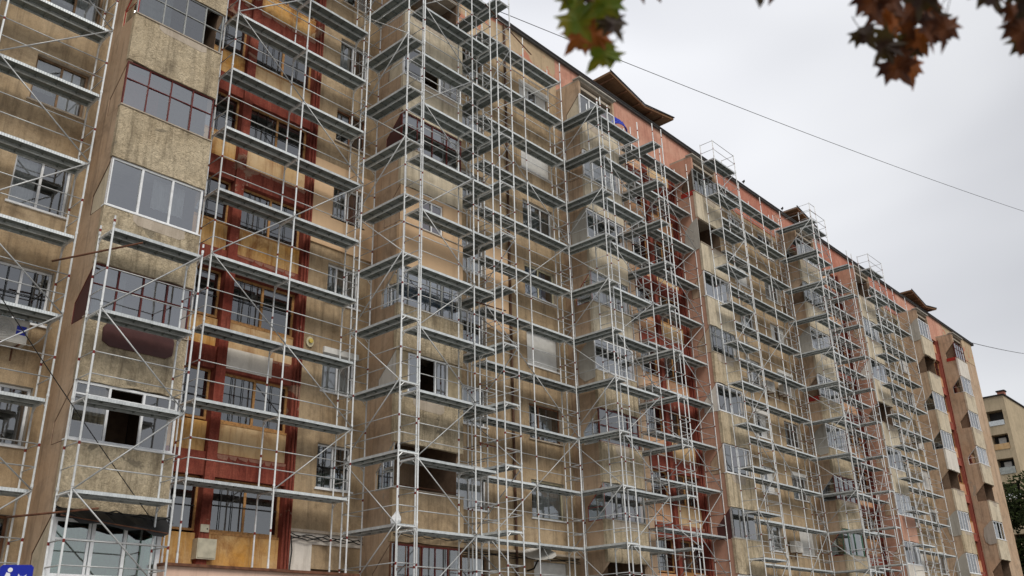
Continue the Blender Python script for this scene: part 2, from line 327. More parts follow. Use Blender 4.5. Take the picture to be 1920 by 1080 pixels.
F1 = ['oldwood', 'white', 'curt3', 'whitehalf', 'white', 'whitehalf', 'white', 'oldwood']
F2 = ['shutter', 'cream', 'wood', 'shutter', 'blue', 'curt3', 'shutter', 'half']
pool = ['white', 'curt3', 'whitebar', 'half', 'whitehalf', 'shutter', 'cream', 'white', 'half']
for j in range(8):
    flat_window(-4.83, -3.47, j, A_ST[j], key='A')
    if j == 0: flat_window(4.5, 5.75, 0, 'oldwood', h=1.0, dz=-.35, key='D')
    else: flat_window(4.52, 5.78, j, D_ST[j], h=1.3, key='D')
    flat_window(10.05, 11.65, j, F1[j], key='F'); flat_window(13.95, 15.85, j, F2[j], key='F')
    flat_window(31.75, 33.35, j, pool[(j*5+2) % 9], key='J'); flat_window(35.3, 37.1, j, pool[(j*4+1) % 9], key='J')
    flat_window(52.1, 53.7, j, pool[(j*2+3) % 9], key='M'); flat_window(56.1, 57.75, j, pool[(j*7+2) % 9], key='M')
# flat walls
BAND = 25.35
def flat(x0, x1, key, m='pebble_tan', band='band_tan', z0=0.0):
    mb = MB(); wall_holes(mb, x0, x1, z0, BAND, HOLES.get(key, []), MY, m); part(mb, 'wall')
    part(MB().box(x0, x1, MY-.025, MY+.25, BAND, ROOF-.12, band), 'parapet')
flat(-16, -3.1, 'A'); flat(3.66, 6.25, 'D'); flat(9.1, 16.5, 'F'); 
flat(28.4, 37.65, 'J', band='band_red'); flat(48.9, 57.95, 'M', band='band_red')
flat(68.5, 76.3, 'END', 'side_render', 'band_tan')
# insulation patches already rendered smooth in peach on the tan wall (bay D and tower E)
pm = MB(); wall_holes(pm, 3.7, 6.24, G+9.95, G+12.95, [(4.52, 5.78, S(4), S(4)+1.3)], MY-.05, 'peach_new', depth=.052, mr='peach_new')
pm.quad([(3.7, MY, G+9.95), (3.7, MY-.05, G+9.95), (3.7, MY-.05, G+12.95), (3.7, MY, G+12.95)], 'peach_new').quad([(3.7, MY, G+9.95), (6.24, MY, G+9.95), (6.24, MY-.05, G+9.95), (3.7, MY-.05, G+9.95)], 'peach_new')
part(pm, 'insulation_panel', label='smooth new peach render round one window')
part(MB().box(9.12, 10.04, MY-.05, MY-.002, S(3)+.9, S(5)-.2, 'peach_new').box(11.66, 12.9, MY-.05, MY-.002, S(3)+.9, S(4)+1.5, 'peach_new'), 'insulation_panel')
# ends, back, roof
part(MB().box(76.3, 76.45, MY, 13, 0, ROOF-.12, 'side_render').box(-16.15, -16, MY, 13, 0, ROOF-.12, 'side_render').box(-16, 76.3, 12.8, 13, 0, ROOF-.12, 'side_render'), 'end_wall')
rf = part(MB().box(-16.4, 76.75, MY-.16, 13.3, ROOF-.12, ROOF, 'roof_top'), 'roof')
part(MB().box(-16.42, 76.77, MY-.18, MY-.163, ROOF-.07, ROOF+.05, 'roof_edge').box(76.75, 76.78, MY-.17, 13.3, ROOF-.16, ROOF+.05, 'roof_edge'), 'roof_edging', rf)
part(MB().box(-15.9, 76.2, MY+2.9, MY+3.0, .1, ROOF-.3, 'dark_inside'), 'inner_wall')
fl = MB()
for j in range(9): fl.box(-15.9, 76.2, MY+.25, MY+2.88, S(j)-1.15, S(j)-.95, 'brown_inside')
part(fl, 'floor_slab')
for xx, zt_, half in ((20.4, .9, False), (40.7, .8, True), (60.9, .72, False)):     # butterfly roofs over the stairwells
    yy0, yy1 = .55, 3.6
    mb = MB(); zt = ROOF+zt_
    mb.prism([(xx, zt), (xx+2.9, zt-.62), (xx+2.9, zt-.48), (xx, zt+.13)], 'y', yy0, yy1, 'wood_soffit')
    if not half: mb.prism([(xx+2.91, zt-.62), (xx+5.7, zt-.1), (xx+5.7, zt+.03), (xx+2.91, zt-.48)], 'y', yy0, yy1, 'wood_soffit')
    for a in range(3 if half else 5):
        fx = xx+.25+a*1.1; zz = zt-(fx-xx)*.214 if fx < xx+2.8 else zt-.62+(fx-xx-2.9)*.186
        mb.box(fx, fx+.05, yy0+.05, yy1, zz-.12, zz-.03, 'brown_frame')
    o = part(mb, 'stair_roof', rf)
    ed = MB().prism([(xx-.03, zt+.13), (xx+2.9, zt-.48), (xx+2.9, zt-.42), (xx-.03, zt+.2)], 'y', yy0-.05, yy0-.005, 'roof_edge')
    if not half: ed.prism([(xx+2.91, zt-.48), (xx+5.75, zt+.03), (xx+5.75, zt+.09), (xx+2.91, zt-.42)], 'y', yy0-.05, yy0-.005, 'roof_edge')
    part(ed, 'roof_edging', rf)
    xe = xx+2.8 if half else xx+5.1
    part(MB().prism([(xx+.6, ROOF), (xe, ROOF)]+([(xe, zt-.64)] if half else [(xe, zt-.25), (xx+2.9, zt-.64)])+[(xx+.6, zt-.2)], 'y', 1.9, 2.1, 'band_tan'), 'stair_house', rf)

PC_, CR_ = 'pebble_cream', 'cream_render'
# ---- balcony towers
def tower(xl, xr, spec, side='side_render', right='side_render', top=25.62):
    part(MB().box(xl, xr, MY-.02, MY+.25, top-.3, ROOF-.12, 'band_tan' if xl < 10 else 'band_pink' if xl < 30 or xl > 57 else 'band_red'), 'parapet')
    ys = FY+.8; SD = MY+.0
    for sx, m, d in ((xl, side, 1), (xr, right, -1)):
        mb = MB(); a, b = (sx, sx+.13) if d > 0 else (sx-.13, sx)
        mb.prism([(ys, 0), (SD, 0), (SD, top), (ys, top)], 'x', a, b, m)
        for j in range(-1, 8):
            z0 = S(j)+HO if j >= 0 else 0; z1 = S(j+1) if j < 7 else top
            mb.prism([(FY, z0), (ys-.002, z0), (ys-.002, z1), (FY, z1)], 'x', a+.001*d, b+.001*d, m)
            if j >= 0: mb.prism([(FY, S(j)+HO-.01), (ys-.003, S(j)+.55), (ys-.003, S(j)+HO-.003), (FY, S(j)+HO-.003)], 'x', a+.001*d, b+.001*d, m)
        part(mb, 'tower_wall')
    part(MB().box(xl+.002, xr-.002, FY+.01, MY, top+.002, top+.1, 'concrete').box(xl-.05, xr+.05, FY-.12, FY+.3, top+.102, top+.17, 'grey_sheet'), 'tower_cap')
    sl = MB().box(xl+.1301, xl+.14, FY+.13, MY, .1, top-.1, 'brown_inside').box(xr-.14, xr-.1301, FY+.13, MY, .1, top-.1, 'brown_inside').box(xl+.005, xl+.12, MY+.001, MY+.94, 0, top, 'brown_inside').box(xr-.12, xr-.005, MY+.001, MY+.94, 0, top, 'brown_inside')  # dark brown liners: loggia shade painted onto its inner walls
    for j in range(9): sl.box(xl+.13, xr-.13, FY+.1, MY+.94, S(j)-1.12, S(j)-.98, 'concrete')
    sl.box(xl+.13, xr-.13, MY+.95, MY+1.0, 0, ROOF-.2, 'brown_inside'); part(sl, 'floor_slab')
    for j in range(8):
        st, sd_, pn = spec[j]; z0 = S(j); z1 = z0+HO; zb = S(j-1)+HO if j > 0 else 2.6
        mb = MB(); px = rnd.uniform(-.01, .01)
        # front panel with a slightly ragged bottom edge, proud of the side walls
        n = 9; bot = [(xr+.02-(xr-xl+.04)*i/n, zb+.018*rnd.random()+(.04 if rnd.random() < .15 else 0)) for i in range(n+1)]
        mb.prism([(xl-.02, z0)]+[(xr+.02, z0)]+bot, 'y', FY-.045+px, FY+.09, pn)
        o = part(mb, 'balcony')
        part(MB().box(xl-.03, xr+.03, FY-.07, FY+.12, z0+.002, z0+.035, 'white_frame' if st[0] == 'w' else 'concrete'), 'sill', o)
        if pn in (PC_, CR_) and rnd.random() < .75:
            a = xl+rnd.uniform(.3, .9); b = xr-rnd.uniform(.3, .9); dd = rnd.uniform(.22, .42)
            part(MB().prism([(a, z0), (b, z0), (b+.02, z0-dd*.7), (b-.12, z0-dd), (a+.15, z0-dd*.92), (a+.02, z0-dd*.6)], 'y', FY-.05+px, FY-.0455+px, 'concrete'), 'cement_patch', o)
        kw = dict(fm='white_frame', lites=(0, .33, .66, 1), gm='glass_light'); y = FY+.0; gz = z0+.037
        ex = None
        if st == 'w3': pass
        elif st == 'w3d': kw.update(lites=(0, .33, .66, 1), trans=.78, open_=(1,), gm='glass')
        elif st == 'w2': kw.update(lites=(0, .27, .52, .78, 1), gm='glass')
        elif st == 'w4c': kw.update(lites=(0, .25, .5, .75, 1), gm='glass'); ex = 'curtain_white'
        elif st == 'rg': kw.update(fm='maroon', lites=(0, .25, .5, .75, 1), trans=.62, t=.035, gm='glass_light')
        elif st == 'bg': kw.update(fm='brown_frame', lites=(0, .2, .4, .6, .8, 1), trans=.5, t=.035, gm='glass'); ex = 'curtain_grey'
        elif st == 'mg': kw.update(fm='maroon', lites=(0, .22, .5, .72, 1), trans=.5, t=.045, gm='glass_dark')
        elif st == 'mr': kw.update(fm='grey_frame', lites=(0, .3, .45, .6, 1), gm='glass'); ex = 'curtain_red'
        elif st == 'gg': kw.update(fm='grey_frame', lites=(0, .2, .42, .65, .85, 1), trans=.7, t=.03, gm='glass')
        elif st == 'bl': kw.update(fm='grey_frame', lites=(0, .16, .33, .5, .68, .85, 1), trans=.7, t=.03, gm='glass_light'); ex = 'curtain_blue'
        elif st == 'g4': kw.update(fm='grey_frame', lites=(0, .3, .55, .78, 1), trans=.55, t=.03, gm='glass', open_=(3,))
        elif st == 'gr': kw.update(fm='green_frame', lites=(0, .3, .6, 1), t=.04, gm='glass_green'); ex = 'curtain_green'
        elif st == 'wo': kw.update(lites=(0, .3, .62, 1), gm='glass', open_=(1,)); ex = 'curtain_tan'
        if st == 'pw':       # small white window in a closed peach wall
            q = MB(); wall_holes(q, xl, xr, z0+.036, z1, [(xl+.95, xl+1.95, z0+.05, z1-.15)], FY-.02, 'peach_new', depth=.1, mr='peach_new'); part(q, 'infill_wall', o)
            gl = glazing('window_frame', xl+.96, xl+1.94, z0+.06, z1-.16, FY+.03, o, lites=(0, .5, 1)); curtain(xl+1.0, xl+1.9, z0+.1, z1-.2, FY+.13, 'curtain_red', o)
        elif st == 'pp':     # beige panels either side of a white window
            [part(MB().box(a_, b_, FY, FY+.04, z0+.036, z1, 'curtain_tan'), 'infill_wall', o) for a_, b_ in ((xl+.02, xl+.5), (xr-.62, xr-.02))]
            glazing('window_frame', xl+.51, xr-.63, z0+.04, z1-.01, FY, o, lites=(0, .28, .68, 1), open_=(1,), gm='glass_light')
        elif st != 'op':
            f = glazing('window_frame', xl+.005, xr-.005, gz, z1-.004, y, o, **kw)
            # glazing keeps its panes as siblings inside the balcony
            if not ex and rnd.random() < .65:
                a = xl+.1+(xr-xl-.2)*rnd.choice((0, .05, .5)); curtain(a, a+(xr-xl-.2)*rnd.uniform(.3, .5), z0+rnd.choice((.1, .5)), z1-.05, FY+.28, rnd.choice(('curtain_white', 'curtain_white', 'curtain_grey', 'curtain_tan', 'curtain_red')), o)
            if ex:
                a = xl+.1 if ex != 'curtain_tan' else xl+(xr-xl)*.64
                curtain(a, xr-.1, z0+.3 if ex != 'curtain_red' else z0+.1, z1-.05 if ex != 'curtain_red' else z0+.55, FY+.22, ex, o)
        else:
            part(MB().box(xl+.13, xr-.13, MY+.6, MY+.66, z0-.9, z1+.3, 'side_render').box(xl+.5, xl+1.3, MY+.57, MY+.598, z0-.9, z1-.1, 'maroon'), 'door', o)
            rr = MB().tube([(xl+.1, FY+.05, z0+.14), (xr-.1, FY+.05, z0+.14)], .012, 'rust', 6)
            rr.tube([(xl+.1, FY+.3, z1-.2), ((xl+xr)/2, FY+.3, z1-.27), (xr-.1, FY+.3, z1-.2)], .004, 'cable', 4); part(rr, 'rail', o)
        # side opening next to the front corner
        xs = xl-.012
        poly = [(FY+.01, z0+.02), (ys-.01, z0+.02), (ys-.01, z0+.54), (FY+.01, z1-.03)]
        if sd_ == 'o': pass
        elif sd_ == 'r':
            part(MB().box(xs, xs+.05, FY, ys, z0-.16, z0+.1, 'red_trim'), 'side_panel', o)
        elif sd_ in ('g', 'n', 'd'):
            gm, fm = {'g': ('glass_green', 'red_trim'), 'n': ('glass_light', 'white_frame'), 'd': ('glass_dark', 'grey_frame')}[sd_]
            q = MB().prism(poly, 'x', xs+.05, xs+.06, gm)
            for a, b in zip(poly, poly[1:]+poly[:1]): q.tube([(xs+.055, *a), (xs+.055, *b)], .02, fm, 4)
            q.tube([(xs+.055, FY, z0+.5), (xs+.055, ys, z0+.5)], .015, fm, 4); part(q, 'side_panel', o)
        elif sd_ == 'c':      # patched with a rounded grey sheet reaching below the sill
            cp = [(FY+.02, z1), (FY+.25, z1-.1), (ys-.05, z0+.85), (ys+.05, z0+.3), (ys, z0-.15), (ys-.25, z0-.38), (FY+.02, z0-.3)]
            part(MB().prism(cp, 'x', xs-.02, xs+.012, 'grey_sheet'), 'side_panel', o)
        else:
            q = MB().prism(poly, 'x', xs+.03, xs+.06, {'b': 'cream_render', 'w': 'white_render', 'm': 'maroon_panel', 't': 'side_render'}[sd_])
            for a, b in zip(poly, poly[1:]+poly[:1]): q.tube([(xs+.03, *a), (xs+.03, *b)], .014 if sd_ in 'mb' else .007, {'m': 'maroon', 'b': 'pipe', 't': 'pipe', 'w': 'grey_frame'}[sd_], 4)
            part(q, 'side_panel', o)
PC, CR, WR, GS = 'pebble_cream', 'cream_render', 'white_render', 'grey_sheet'
tower(-3.1, -.6, [('w3', 'b', PC), ('w3d', 't', PC), ('rg', 'm', PC), ('w3', 'b', PC), ('rg', 't', PC), ('g4', 'g', PC), ('w4c', 'b', PC), ('w3', 'b', PC)])
tower(6.25, 9.1, [('bg', 't', WR), ('op', 'd', 'pebble_tan'), ('pp', 'w', PC), ('bl', 'd', PC), ('pw', 't', 'peach_new'), ('rg', 'm', CR), ('wo', 'b', CR), ('op', 'o', CR)])
tower(16.5, 19.15, [('op', 'o', PC), ('mr', 'g', PC), ('mg', 'd', PC), ('w3', 'c', PC), ('gg', 'g', CR), ('w2', 'c', CR), ('w4c', 't', CR), ('w2', 'b', CR)])
tower(25.9, 28.35, [('w2', 't', PC), ('mr', 'm', PC), ('w2', 't', PC), ('w2', 'w', PC), ('gg', 't', PC), ('w3', 't', CR), ('op', 'c', CR), ('gg', 'r', CR)], side='side_pink')
tower(37.65, 40.25, [('op', 'o', PC), ('gr', 'g', PC), ('mg', 'd', PC), ('w4c', 'c', PC), ('w2', 'r', PC), ('w3', 'c', CR), ('gg', 'o', CR), ('w2', 'd', CR)])
tower(46.4, 48.9, [('w4c', 'b', WR), ('w2', 't', WR), ('w3', 't', 'side_pink'), ('w2', 't', CR), ('op', 'o', CR), ('w3', 'w', CR), ('w4c', 't', CR), ('op', 't', CR)], side='side_pink')
tower(57.95, 60.3, [('mr', 'r', PC), ('w2', 'c', PC), ('w2', 'c', PC), ('op', 'o', CR), ('w4c', 'd', WR), ('w3', 'd', CR), ('op', 'o', CR), ('w2', 'c', CR)])
tower(66.05, 68.5, [('op', 'o', 'ochre'), ('op', 'o', CR), ('w3', 'c', CR), ('op', 'o', CR), ('w3', 'n', CR), ('w2', 'o', CR), ('w3', 'd', CR), ('rg', 'r', WR)], side='side_render')
# the tall curved ground floor canopy sheet under the towers and a cornice line over the ground floor
for a, b in ((3.66, 6.25), (9.1, 16.5), (28.4, 37.65), (48.9, 57.95)):
    part(MB().box(a, b, MY-.09, MY-.001, G+1.12, G+1.2, 'concrete'), 'cornice')
part(MB().box(3.69, 6.2, MY-.03, MY-.002, G+.82, G+1.12, 'white_render').box(3.69, 4.49, MY-.031, MY-.003, 2.0, G+.819, 'white_render'), 'render_patch')

# ---- red stairwell bays
def stair(x0, xw, xc, x1, bars_ok=True, ochres=('ochre', 'ochre_pale'), pipe=True, red='stair_red', band='band_red', zlow=-1):
    """x0..x1 bay, narrow windows xw..xc, column xc..xc+.29, wide windows to the pilaster at x1"""
    xa = xc+.3; xb = x1-.2; yb = MY+.08
    for j in range(0, 9):
        s = S(j)-1.47; t = s+HO
        if j == 8: t = BAND-.25; s = BAND-.3
        else:
            o = glazing('stair_window', xa+.002, xb-.002, s+.002, t-.002, yb+.06, BL, fm='wood_frame', lites=(0, .5, 1), t=.07, gm='glass_dark', bars=('black_bar', (.17, .33) if (j % 2) else (.17, .33, .75), (.5,) if j % 2 else ()))
            if j % 3 == 1: curtain(xa+.1, xb-.1, s+.75, s+1.0, yb+.5, 'dark_inside', o)
            part(MB().box(xa, xb, yb-.03, yb+.055, s-.06, s-.001, 'wood_frame'), 'sill', o)
            glazing('narrow_stair_window', xw+.002, xc-.002, s+.002, t-.002, yb+.06, BL, fm='wood_frame', lites=(0, 1), t=.06, gm='glass_dark', bars=('black_bar', (.5,), (.45,)))
        # red beam over the window and the ochre panel above it, up to the next sill
        if j < 8:
            zz = t+.62; zn = t+1.44
            part(MB().box(xw, x1-.02, yb-.12, yb+.2, t, zz, red), 'spandrel_beam')
            m = ochres[(j*2+1) % len(ochres)] if j % 3 else ochres[0]
            part(MB().box(xw, xc-.003, yb-.02, yb+.2, zz+.001, zn, ochres[0]).box(xa, xb, yb-.02, yb+.2, zz+.001, zn, m), 'spandrel_panel')
            dr = MB()      # rough broken plaster between the two
            xx = xa+.02
            while xx < xb-.3:
                wv = rnd.uniform(.2, .6); dr.prism([(xx, zz-.02), (min(xx+wv, xb), zz-.02), (min(xx+wv, xb)-.05, zz-rnd.uniform(.06, .16)), (xx+.04, zz-rnd.uniform(.05, .14))], 'y', yb-.128, yb-.121, 'stair_fade'); xx += wv
            part(dr, 'bare_plaster')
    part(MB().box(xc, xc+.29, MY-.12, MY+.3, 2.2 if zlow < 0 else zlow, BAND-.05, red), 'column', label='dark red column between the stairwell windows')
    part(MB().box(x1-.2, x1-.002, MY-.1, MY+.3, 2.2, BAND-.05, red), 'column')
    if xw > x0+.05: part(MB().box(x0, xw-.001, MY, MY+.2, 0, BAND-.05, 'side_render'), 'wall')
    part(MB().box(x0, x1, MY-.03, MY+.25, BAND-.05, ROOF-.12, band), 'parapet')
    part(MB().box(x0, x1, MY+.05, MY+.2, 0, S(0)-1.54, 'concrete'), 'wall')
    if pipe:
        part(MB().tube([(x1-.1, MY-.16, 2.4), (x1-.1, MY-.16, BAND)], .035, 'stair_red', 8).tube([(x1+.0, MY-.14, 2.4), (x1+.0, MY-.14, BAND)], .03, 'stair_red', 8), 'drainpipe')
stair(-.6, -.35, .98, 3.66)
stair(19.15, 21.75, 23.2, 25.9, ochres=('orange_panel', 'ochre_pale'), band='band_pink', red='stair_red')
stair(40.25, 42.0, 43.5, 46.4, ochres=('orange_panel', 'orange_panel'))
stair(60.3, 62.1, 63.6, 66.05, ochres=('orange_panel', 'orange_panel'), red='stair_red_light', band='band_pink')
# the pale plastered stretch in the third beam of the near stairwell
part(MB().box(1.3, 2.75, MY-.055, MY-.043, G+5.27, G+5.86, 'white_render'), 'bare_plaster')
# drainpipe and cables on bay F
part(MB().tube([(12.95, MY-.1, 1), (12.95, MY-.1, 12), (12.97, MY-.1, ROOF-.2)], .05, 'pipe', 8), 'drainpipe', label='rusty brown drainpipe between two window columns')
for x0, x1, yy, zz in ((3.7, 6.2, MY, 1.08), (9.15, 16.4, MY, 1.08), (28.5, 37.5, MY, 1.08), (-3.15, -.45, FY, .98), (6.2, 9.15, FY-.03, 1.22)):
    for q in range(3):
        n = 14; part(MB().tube([(x0+(x1-x0)*i/n, yy-.1-.025*q, G+zz-.05*q-.08*abs(math.sin(i*.9+q))) for i in range(n+1)], .015, 'cable', 5), 'cable')
part(MB().tube([(3.72, MY-.12, G+1.0), (3.78, MY-.12, G+.6), (3.74, MY-.12, G+.1), (3.76, MY-.12, G-.1)], .018, 'cable', 5), 'cable')
# maroon cloth-like sheet hung under the third window of the near tower, pale green glazed shop front below
hp = [(-2.62, G+5.22), (-.98, G+5.22), (-.93, G+5.1), (-.95, G+4.78), (-1.1, G+4.68), (-2.5, G+4.68), (-2.68, G+4.78), (-2.7, G+5.1)]
part(MB().prism(hp, 'y', FY-.1, FY-.06, 'maroon_panel'), 'apron_sheet', label='rounded dark maroon sheet under a balcony window')
sf = thing('shop_awning', 'torn black fabric awning over the glazed shop entrance at the lower left', 'awning', (-1.9, -.5, G+.8))
aw = MB(); n = 12
for i in range(n):
    a, b = -3.1+2.5*i/n, -3.1+2.5*(i+1)/n; za = G+.76-.2*i/n+.05*math.sin(i*1.7); zb_ = G+.76-.2*(i+1)/n+.05*math.sin((i+1)*1.7)
    aw.quad([(a, FY-.06, G+.95), (b, FY-.06, G+.95), (b, FY-.4, zb_), (a, FY-.4, za)], 'cable')
    aw.quad([(a, FY-.4, za), (b, FY-.4, zb_), (b, FY-.41, zb_-.05-.03*((i+1) % 3)), (a, FY-.41, za-.05-.03*(i % 3))], 'cable')
aw.build('fabric', sf); MB().tube([(-3.1, FY-.4, G+.74), (-.6, FY-.4, G+.54)], .015, 'rust', 6).build('bar', sf)
# shop front of the near tower (below the lowest panel)
o = glazing('shop_front', -3.05, -.65, .3, G+.75, FY-.02, BL, lites=(0, .36, .66, 1), t=.07, gm='glass_green', trans=.9)
part(MB().box(-3.0, -2.72, FY+.05, FY+.07, .4, G+.6, 'glass_light').box(-.95, -.72, FY+.05, FY+.07, .4, G+.6, 'glass_light'), 'side_strip', o)
o = glazing('shop_window', 6.4, 9.0, 1.2, G+.85, FY-.02, BL, fm='maroon', lites=(0, .2, .4, .6, .8, 1), trans=.72, t=.04, gm='glass'); curtain(6.5, 8.9, 1.4, G+.8, FY+.2, 'curtain_grey', o)
# flat roofed shop extension under the near scaffold
ex = thing('shop_extension', 'low pink rendered shop extension with flat roof carrying the near scaffold', 'building', (2.1, 0, 0))
MB().box(-.62, 4.85, -.62, .99, .13, G-.14, 'shop_pink').build('wall', ex)
MB().box(-.66, 4.9, -.70, .99, G-.139, G-.075, 'rust').build('roof', ex)
MB().box(.4, 3.9, -.66, -.62, .4, 2.9, 'glass_dark').build('window', ex)

# ------------------------------------------------------------------ scaffolding
FW = .73
def _c(me): return me
def frame_mesh(h, axis, d, top=True):
    """axis: direction of the run; d: signed width towards the wall"""
    mb = MB(); q = (lambda a, b, z: (a, b, z)) if axis == 'x' else (lambda a, b, z: (b, a, z))
    for o in (0, d):
        mb.tube([q(0, o, 0), q(0, o, h)], .0242, 'galv_tube', 7)
        mb.tube([q(0, o, h*.47), q(0, o, h*.47+.07)], .0255, 'red_joint', 7)
        mb.tube([q(0, o, .06), q(0, o, .13)], .033, 'galv_tube', 7)
    if top:
        mb.tube([q(0, .02*math.copysign(1, d), h-.045), q(0, d-.02*math.copysign(1, d), h-.045)], .022, 'galv_tube', 6)
        for o, s in ((0, 1), (d, -1)):
            k = s*math.copysign(.16, d); mb.tube([q(0, o, h-.2), q(0, o+k, h-.05)], .013, 'galv_tube', 5)
    return mb.mesh('frame')
def deck_mesh(L_, axis, d):
    mb = MB(); sg = math.copysign(1, d)
    def bx(a0, a1, b0, b1, z0, z1, m):
        b0, b1 = sorted((b0, b1))
        if axis == 'x': mb.box(a0, a1, b0, b1, z0, z1, m)
        else: mb.box(b0, b1, a0, a1, z0, z1, m)
    wd = .315
    for i in range(2):
        o = .03+i*(wd+.035)
        bx(.03, L_-.03, sg*o, sg*(o+wd), .012, .02, 'galv_deck')
        bx(.03, L_-.03, sg*(o+.001), sg*(o+.014), -.055, .0118, 'galv_deck'); bx(.03, L_-.03, sg*(o+wd-.014), sg*(o+wd-.001), -.055, .0118, 'galv_deck')
        bx(.032, L_-.032, sg*(o+.0145), sg*(o+wd-.0145), .002, .011, 'galv_under_shade')
        for k in range(1, 5): bx(L_*k/5, L_*k/5+.03, sg*(o+.015), sg*(o+wd-.015), -.03, .0018, 'galv_under_shade')
        bx(.025, .05, sg*(o+.02), sg*(o+wd-.02), -.06, .001, 'galv_deck'); bx(L_-.05, L_-.025, sg*(o+.02), sg*(o+wd-.02), -.06, .001, 'galv_deck')
    return mb.mesh('deck')
CACHE = {}
def cached(k, fn):
    if k not in CACHE: CACHE[k] = fn()
    return CACHE[k]
def rod(parent, a, b, r, name, m='galv_tube', seg=6):
    """shared straight tube laid between two points of the scaffold"""
    a, b = Vector(a), Vector(b); L_ = (b-a).length
    me = cached(('rod', round(L_, 2), r, m), lambda: MB().tube([(0, 0, 0), (0, 0, L_)], r, m, seg).mesh(name, True))
    o = bpy.data.objects.new(name, me); col.objects.link(o); o.parent = parent
    o.rotation_mode = 'QUATERNION'; o.rotation_quaternion = (b-a).to_track_quat('Z', 'Y'); o.location = a-parent.location
    return o
GRP = 'scaffold sections standing along the facade'
def run(label, axis, pos, outer, d, levels, base=0.0, zig=0, ends=(1, 1), toprail=0, skip=(), stub=.3, zb=None):
    """pos: standards along the run; outer: coordinate of the outer line; d: signed width; levels: deck heights"""
    p0 = (pos[0], outer, base) if axis == 'x' else (outer, pos[0], base)
    t = thing('scaffold', label, 'scaffold', p0, GRP)
    P = (lambda a, b, z: (a, b, z)) if axis == 'x' else (lambda a, b, z: (b, a, z))
    zs = [base]+list(levels)
    for a in pos:
        for i in range(len(levels)):
            h = zs[i+1]-zs[i]
            me = cached(('f', round(h, 2), axis, d), lambda: frame_mesh(h, axis, d)); link('frame', me, t, P(a, outer, zs[i]))
        h = (1.05 if toprail else stub)
        me = cached(('ft', round(h, 2), axis, d), lambda: frame_mesh(h, axis, d, False)); link('frame', me, t, P(a, outer, zs[-1]))
    for i, z in enumerate(levels):
        for k in range(len(pos)-1):
            if (i, k) in skip: continue
            L_ = round(pos[k+1]-pos[k], 3)
            me = cached(('d', L_, axis, d), lambda: deck_mesh(L_, axis, d)); link('deck', me, t, P(pos[k], outer, z))
            last = i == len(levels)-1
            if not last or toprail:
                for h in (.5, 1.0): rod(t, P(pos[k]+.02, outer, z+h), P(pos[k+1]-.02, outer, z+h), .0145, 'guard_rail', 'galv_rail')
        for e_, a in ((0, pos[0]), (1, pos[-1])):
            if ends[e_] and (i < len(levels)-1 or toprail):
                for h in (.5, 1.0): rod(t, P(a, outer+.02*(1 if d > 0 else -1), z+h), P(a, outer+d*.97, z+h), .0145, 'end_rail', 'galv_rail')
    # one diagonal zigzag over the outer face, one bay per lift
    zp = pos if zb is None else pos[zb:zb+2]; n = len(zp)-1; k = zig; s = 1 if zig < n else -1
    off = -.035 if d > 0 else .035
    for i in range(len(levels)-1, 0, -1):
        if not 0 <= k+s <= n: s = -s
        rod(t, P(zp[k], outer+off, levels[i]), P(zp[k+s], outer+off, levels[i-1]), .018, 'brace', 'galv_rail'); k += s
    for a in pos:          # screw jacks on base plates
        for o_ in (outer, outer+d):
            x, y, z = P(a, o_, base); MB().box(x-.075, x+.075, y-.075, y+.075, z-.0 if base else .131, z+.01 if base else .14, 'rust').tube([(x, y, (z if base else .13)+.01), (x, y, z+.3)], .03, 'galv_tube', 6).build('base_plate', t)
    return t
def lv(z0, z1): 
    r = []; z = z0
    while z <= z1+.01: r.append(round(z, 3)); z += 2.0
    return r
T = -1.42; T2 = -1.78
run('tan wall scaffold at the far left edge of the photo', 'x', [-8.5, -6.0, -3.5], 0, FW, lv(1.2, 29.3), zig=1, zb=1)
run('half height scaffold in front of the cream balcony tower with the white shop front', 'x', [-3.2, -.95], T+.08, FW, lv(1.08, 11.1), zig=1)
run('scaffold standing on the shop extension in front of the nearest dark red and ochre stairwell', 'x', [0, 2.49, 4.95], 0, FW, [G+2*k for k in range(1, 13)], base=G-.075, zig=0)
run('narrow scaffold turned end on between the peach patch and the nearest full height tower', 'y', [T2, .6], 5.2, FW, lv(1.05, 29.1), zig=0)
run('scaffold across the front of the tower with the smooth peach band', 'x', [6.17, 8.6, 9.58], T, FW, lv(1.03, 27.1), zig=0, zb=0, toprail=1)
run('narrow end on scaffold just right of the peach banded tower, rising above the roof edge', 'y', [T2, .6], 10.3, -FW, lv(1.22, 25.3), zig=1, stub=1.2)
run('wide scaffold before the tan wall with the roller shutter windows', 'x', [10.62, 13.12, 15.6], 0, FW, lv(1.24, 25.3), zig=2, stub=1.0)
run('narrow end on scaffold on the left flank of the tower with the green side window', 'y', [T2, .6], 15.75, FW, lv(1.3, 23.3), zig=0)
run('scaffold across the tower front beside the blue tarpaulin', 'x', [16.5, 19.3], T, FW, lv(1.3, 23.3), zig=1, stub=.9)
run('narrow end on scaffold between the blue tarpaulin tower and the second red stairwell', 'y', [T2, .6], 20.72, -FW, lv(1.4, 23.4), zig=1, stub=.9)
run('scaffold along the second red stairwell beneath the first butterfly roof', 'x', [20.9, 23.4, 25.9], 0, FW, lv(2.4, 24.4), zig=1, zb=1, stub=.9)
run('scaffold ending in a lone railed platform above the roofline before the pink sided tower', 'x', [26.55, 28.75], T+.1, FW, lv(1.45, 25.5), zig=1, toprail=1)
run('wide scaffold before the tan wall below the deep red parapet', 'x', [29.1, 31.6, 34.1, 36.6], 0, FW, lv(1.45, 25.5), zig=0, stub=1.0)
run('narrow end on scaffold reaching past the small roof canopy at mid block', 'y', [T2, .6], 36.9, FW, lv(1.45, 25.5), zig=0, toprail=1)
